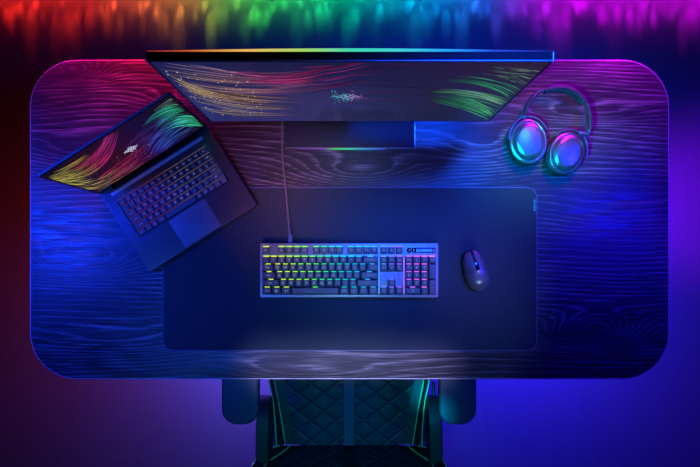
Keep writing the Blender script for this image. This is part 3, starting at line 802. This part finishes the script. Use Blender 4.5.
for i in range(41):
    t = .004 + .992 * i / 40
    row = [surf(t, -1 + 2 * j / 24) * .985 for j in range(25)]
    for q in row: q.z = max(.0008, q.z - .0012)
    rings.append(row + [Vector((row[-1].x * .9, row[-1].y, .0004)), Vector((row[0].x * .9, row[0].y, .0004))])
stack(bm, rings); obj('inner_body', bm, 'black', ms)
obj('palm_shell', patch(.475, .99, -.93, .93, 22, 26), 'mouse', ms)
obj('left_button', patch(.015, .465, -.72, -.11), 'mouse', ms)
obj('right_button', patch(.015, .465, .11, .93), 'mouse', ms)
obj('centre_spine', patch(.30, .465, -.09, .09, 6, 6, -.0006), 'gloss', ms)
obj('side_grip', patch(.08, .465, -.97, -.75, 12, 5), 'rubber', ms)
for t0 in (.20, .34): obj('side_button', patch(t0, t0 + .11, -.83, -.76, 6, 3, .0016), 'mouse', ms)
bm = bmesh.new(); bmesh.ops.create_cone(bm, cap_ends=True, segments=24, radius1=.0105, radius2=.0105, depth=.006, matrix=Matrix.Rotation(PI / 2, 4, 'Y'))
bmesh.ops.bevel(bm, geom=[e for e in bm.edges if abs(e.verts[0].co.x - e.verts[1].co.x) < 1e-5], offset=.001, segments=2, affect='EDGES')
pw = surf(.19, 0); bmesh.ops.translate(bm, vec=(0, pw.y, pw.z - .0058), verts=bm.verts); obj('scroll_wheel', bm, 'rubber', ms)

# ------------------------------------------------------------------ chair
ch = thing('gaming_chair', 'black quilted gaming chair with green piping, seat pushed under the desk', 'chair', (0, -.42, 0))
def cy_(v): return v + .42
CX = -.003
# seat: cross sections along y
def lerp_tab(tab, y):
    for (a, va), (b, vb) in zip(tab, tab[1:]):
        if (a >= y >= b) or (a <= y <= b):
            t = (y - a) / (b - a); return va + (vb - va) * t
    return tab[-1][1] if abs(y - tab[-1][0]) < abs(y - tab[0][0]) else tab[0][1]
hi_t = [(-.13, .215), (-.25, .228), (-.435, .224), (-.52, .208), (-.632, .190)]
ho_t = [(-.13, .225), (-.25, .252), (-.435, .240), (-.52, .223), (-.632, .217)]
ys = [-.13 - .502 * i / 24 for i in range(25)]
def zc(y): return -.03 * max(0, (y + .20) / .07) ** 2
SZ = .495
bm = bmesh.new(); rings = []
for y in ys:
    hi = lerp_tab(hi_t, y); z = SZ + zc(y)
    top = [(CX + hi * k / 10, cy_(y), z - .004 + .004 * (abs(k) / 10) ** 4) for k in range(-10, 11)]
    rings.append(top + [(CX + hi, cy_(y), z - .09), (CX - hi, cy_(y), z - .09)])
stack(bm, rings); seat = obj('seat', bm, 'leather', ch)
for s in (-1, 1):
    bm = bmesh.new(); rings = []
    for y in ys:
        hi = lerp_tab(hi_t, y) - .028; z = SZ + zc(y) + .001
        rings.append([(CX + s * (.017 + (hi - .017) * k / 8), cy_(y), z + .007 * math.sin(PI * k / 8)) for k in range(9)] + [(CX + s * hi, cy_(y), z - .02), (CX + s * .017, cy_(y), z - .02)])
    stack(bm, rings); obj('quilted_panel', bm, 'quilts', seat)
    bm = bmesh.new(); rings = []
    for y in ys:
        hi, ho = lerp_tab(hi_t, y), lerp_tab(ho_t, y); z = SZ + zc(y)
        rings.append([(CX + s * hi, cy_(y), z), (CX + s * (hi * .6 + ho * .4), cy_(y), z + .010), (CX + s * ho, cy_(y), z + .004), (CX + s * (ho + .004), cy_(y), z - .03), (CX + s * (ho - .004), cy_(y), z - .09), (CX + s * hi, cy_(y), z - .09)])
    stack(bm, rings); obj('side_bolster', bm, 'leather', seat)
    for tab, dz in ((hi_t, .003), (ho_t, .006)):
        bm = bmesh.new(); tube(bm, smooth_path([(CX + s * lerp_tab(tab, y), cy_(y), SZ + zc(y) + dz) for y in ys[::3]], 4), .0017, 6)
        obj('piping', bm, 'piping', seat)
bm = bmesh.new(); rings = []
for y in ys: rings.append([(CX - .0145, cy_(y), SZ + zc(y) - .02), (CX - .0145, cy_(y), SZ + zc(y) + .006), (CX + .0145, cy_(y), SZ + zc(y) + .006), (CX + .0145, cy_(y), SZ + zc(y) - .02)])
stack(bm, rings); obj('centre_strip', bm, 'strip', seat)
# backrest leaning back
hs_ = [i * .76 / 30 for i in range(31)]
bi_t = [(0, .176), (.03, .195), (.077, .236), (.2, .262), (.45, .25), (.60, .20), (.76, .14)]
bo_t = [(0, .205), (.02, .238), (.077, .264), (.2, .29), (.45, .28), (.60, .235), (.76, .17)]
def by(h): return -.640 - .25 * h - .05 * max(0, h - .5)
def bw(h): return .016 * min(1, h / .08)
bm = bmesh.new(); rings = []
for h in hs_:
    hi, ho = lerp_tab(bi_t, h), lerp_tab(bo_t, h); z = SZ - .01 + h; y = by(h)
    rings.append([(CX - ho, cy_(y - .03), z), (CX - ho, cy_(y + bw(h)), z), (CX - hi, cy_(y), z), (CX - hi * .5, cy_(y + .001), z), (CX + hi * .5, cy_(y + .001), z), (CX + hi, cy_(y), z), (CX + ho, cy_(y + bw(h)), z), (CX + ho, cy_(y - .03), z), (CX + hi * .9, cy_(y - .085), z), (CX - hi * .9, cy_(y - .085), z)])
stack(bm, rings); bk = obj('backrest', bm, 'leather', ch)
for s in (-1, 1):
    bm = bmesh.new(); rings = []
    for h in hs_[:26]:
        hi = max(.04, lerp_tab(bi_t, h) - .03); z = SZ - .01 + h; y = by(h)
        rings.append([(CX + s * (.017 + (hi - .017) * k / 8), cy_(y + .003 + .006 * math.sin(PI * k / 8)), z) for k in range(9)] + [(CX + s * hi, cy_(y - .01), z), (CX + s * .017, cy_(y - .01), z)])
    stack(bm, rings); obj('quilted_panel', bm, 'quiltb', bk)
    for tab, f in ((bi_t, 0), (bo_t, 1)):
        bm = bmesh.new(); tube(bm, smooth_path([(CX + s * lerp_tab(tab, h), cy_(by(h) + f * bw(h) + .002), SZ - .01 + h) for h in hs_[::1]], 2), .0017, 6, up=Vector((0, 1, 0)))
        obj('piping', bm, 'piping', bk)
    # hip covers
    bm = bmesh.new()
    xc = s * (.2475 if s < 0 else .2485)
    q = [(-.495, .47), (-.485, .52), (-.51, .55), (-.56, .565), (-.66, .57), (-.74, .55), (-.76, .50), (-.70, .44), (-.56, .43)]
    q = [tuple(v)[:2] for v in smooth_path([(a, b, 0) for a, b in q], 4, closed=True)]
    def at(x, k): 
        cyy = sum(a for a, b in q) / len(q); czz = sum(b for a, b in q) / len(q)
        return [(CX + x, cy_(cyy + (a - cyy) * k), czz + (b - czz) * k) for a, b in q]
    stack(bm, [at(xc - .020, .9), at(xc - .017, 1), at(xc + .016, 1), at(xc + .020, .9)])
    obj('hip_cover', bm, 'leather', ch)
    # armrest: pad on a bracket
    a = P(240 if s < 0 else 458, 425.2, .69)
    xa = a.x
    bm = bmesh.new(); slab(bm, rrect(xa, cy_(a.y + .135), .0985, .270, .040, 8), .664, .690, .007, 4)
    ar = obj('armrest', bm, 'armpad', ch)
    bm = bmesh.new(); box(bm, (xa, cy_(-.36), .655), (.06, .12, .018), .004); box(bm, (xa, cy_(-.36), .54), (.05, .045, .23), .006)
    box(bm, ((xa + s * .12) / 2 , cy_(-.36), .412), (abs(xa) - .12 + .05, .06, .02), .005); box(bm, (xa, cy_(-.36), .45), (.045, .05, .09), .005)
    obj('armrest_bracket', bm, 'steel', ch)
bm = bmesh.new(); lv = [P(433.3, 382, .50), P(433.3, 400, .50), P(433.6, 418, .505)]
tube(bm, [(v.x, cy_(v.y), v.z) for v in lv], .0052, 10, flat=.004); box(bm, (lv[2].x, cy_(lv[2].y) - .003, .50), (.016, .02, .02), .003)
obj('recline_lever', bm, 'steel', ch)
bm = bmesh.new(); box(bm, (0, .05, .388), (.26, .30, .035), .006); obj('seat_mechanism', bm, 'steel', ch)
bm = bmesh.new(); lathe(bm, [(.028, .10), (.028, .25), (.020, .255), (.020, .372)], 20, c=(0, .05, 0)); obj('gas_lift', bm, 'steel', ch)
for k in range(5):
    a = R(90 + 72 * k); d = Vector((math.cos(a), math.sin(a), 0)); c = Vector((0, .05, 0))
    bm = bmesh.new(); tube(bm, [c + d * .01 + Vector((0, 0, .105)), c + d * .16 + Vector((0, 0, .095)), c + d * .30 + Vector((0, 0, .078))], .022, 10, flat=.014); bl_ = obj('base_arm', bm, 'steel', ch)
    e = c + d * .295; t = Vector((-d.y, d.x, 0))
    for s in (-1, 1):
        bm = bmesh.new(); bmesh.ops.create_cone(bm, cap_ends=True, segments=20, radius1=.030, radius2=.030, depth=.018, matrix=Matrix.Translation(e + t * s * .014 + Vector((0, 0, .030))) @ t.to_track_quat('Z', 'Y').to_matrix().to_4x4())
        obj('caster_wheel', bm, 'black', bl_)

# ------------------------------------------------------------------ light
def lamp(name, typ, loc, target, col, energy, size=.1, sizey=None, angle=60, blend=1.0, spread=None):
    l = bpy.data.lights.new(name, typ); l.color = col; l.energy = energy
    if typ == 'SPOT': l.spot_size = R(angle); l.spot_blend = blend; l.shadow_soft_size = size
    elif typ == 'AREA':
        l.shape = 'RECTANGLE' if sizey else 'SQUARE'; l.size = size
        if sizey: l.size_y = sizey
        if spread: l.spread = R(spread)
    else: l.shadow_soft_size = size
    o = bpy.data.objects.new(name, l); C.objects.link(o); o.location = loc
    o.rotation_euler = (Vector(target) - Vector(loc)).to_track_quat('-Z', 'Y').to_euler()
    return o
# rainbow wash along the floor by the wall: one small lamp per diode
for n, sp, en in ((34, 0, 1.6), (180, 1, 2.4)):
    for i in range(n):
        px = -8 + 716 * (i + random.random()) / n if sp else -8 + 716 * (i + .5) / n
        x = (px - 350) * CZ / F
        c = grad(RAIN, px)
        if sp: lamp('wall_wash_diode', 'SPOT', (x, .975, .050), (x + random.uniform(-.006, .006), random.uniform(.82, .915), .0), c, en * random.uniform(.25, 1.4) ** 2.2, .004, angle=random.uniform(11, 24), blend=1)
        else: lamp('wall_wash_lamp', 'SPOT', (x, .975, .055), (x, .93, .0), c, en, .01, angle=92, blend=1)
# added fill lights that tint the rear of the desk red and magenta
for x, c, e in ((-.84, (.40, .0, .55), .8), (-.70, (.8, .0, .16), 1.0), (-.56, (1, .005, .03), 1.25), (-.44, (1, .005, .02), .8), (.54, (.35, .0, 1), .8), (.68, (.8, .0, .9), 1.6), (.80, (.5, .0, 1), .9)):
    lamp('rear_edge_fill', 'AREA', (x, .59, DZ + .065), (x, .40, DZ - .02), c, e * .45, .12, .02, spread=120)
# added fill lights, out of view
lamp('blue_fill', 'SPOT', (-1.7, -.0, 1.9), (-.76, -.05, DZ), (.005, .035, 1), 135, .15, angle=42)
lamp('blue_fill', 'SPOT', (1.5, .1, 2.1), (.60, .16, DZ), (.006, .006, 1), 95, .15, angle=58)
lamp('cyan_blue_fill', 'SPOT', (.45, .6, 2.3), (.20, .07, DZ), (.003, .06, 1), 230, .15, angle=25)
lamp('sky_blue_fill', 'SPOT', (-.9, -.9, 2.3), (-.34, .02, DZ), (.03, .16, 1), 40, .1, angle=34)
lamp('keyboard_fill', 'SPOT', (.1, -.5, 2.4), (.0, -.09, DZ), (.22, .56, 1), 36, .12, angle=17)
lamp('mouse_pink_fill', 'SPOT', (.69, -.2, 2.28), (.312, -.095, .79), (1, .5, .6), 30, .12, angle=7)
lamp('mouse_white_fill', 'SPOT', (.6, -1.3, 1.6), (.315, -.11, .78), (.5, .8, 1), 90, .15, angle=7)
for x in (-.20, -.10, 0, .10, .20): lamp('desk_front_fill', 'SPOT', (x, -.33, 3.4), (x, -.333, DZ), (.50, .46, 1), 330, .05, angle=4.2 - abs(x) * 3)
lamp('ice_fill', 'SPOT', (0, -.1, 2.4), (0, .18, DZ), (.35, .45, 1), 48, .15, angle=13)  # added in place of the screen's reflection on the desk
lamp('teal_fill', 'SPOT', (0, -.42, 2.3), (0, -.66, .5), (.0, .32, .56), 52, .08, angle=32)
lamp('cyan_fill', 'SPOT', (.05, -.48, 2.6), (.232, -.475, .5), (.0, .55, .9), 330, .03, angle=3.4)
lamp('warm_fill', 'SPOT', (-.3, -.9, 2.3), (-.16, .12, DZ), (1, .32, .15), 150, .12, angle=9)
lamp('headset_cyan_fill', 'AREA', (.10, .02, 1.35), (.48, .21, DZ), (.0, .6, 1), .36, .16, spread=30)
lamp('headset_pink_fill', 'AREA', (.58, .62, 1.2), (.49, .23, DZ), (1, .0, .8), .09, .16, spread=30)
# added lamps, hidden from view, that tint the floor
lamp('under_desk_blue_fill', 'AREA', (.62, -.12, .45), (.80, -.35, 0), (.02, .015, 1), 46, .5, .3)
lamp('under_desk_violet_fill', 'AREA', (-.34, -.22, .30), (-.38, -.60, 0), (.14, .085, 1), 20, .3, .1)
lamp('under_desk_red_fill', 'AREA', (-.75, -.05, .4), (-1.3, -.10, 0), (1, .04, .015), 2.4, .15, .15)
lamp('under_desk_rear_blue_fill', 'AREA', (.45, .30, .35), (.5, .95, 0), (.005, .04, 1), 9, .8, .15)
lamp('right_purple_fill', 'SPOT', (1.05, .15, .6), (1.36, .13, 0), (.22, .0, 1), 70, .1, angle=64)

wd = bpy.data.worlds.new('world'); bpy.context.scene.world = wd; wd.use_nodes = True
wd.node_tree.nodes['Background'].inputs[0].default_value = (.02, .03, .12, 1)
wd.node_tree.nodes['Background'].inputs[1].default_value = .02

cam = bpy.data.cameras.new('camera'); co = bpy.data.objects.new('camera', cam); C.objects.link(co)
co.location = (0, 0, CZ); co.rotation_euler = (0, 0, 0)
cam.sensor_width = 36; cam.lens = 36 * F / 700; cam.clip_start = .01
sc = bpy.context.scene; sc.camera = co
sc.view_settings.view_transform = 'Standard'; sc.view_settings.look = 'None'
sc.view_settings.gamma = 1; sc.view_settings.use_curve_mapping = False; sc.view_settings.exposure = 0
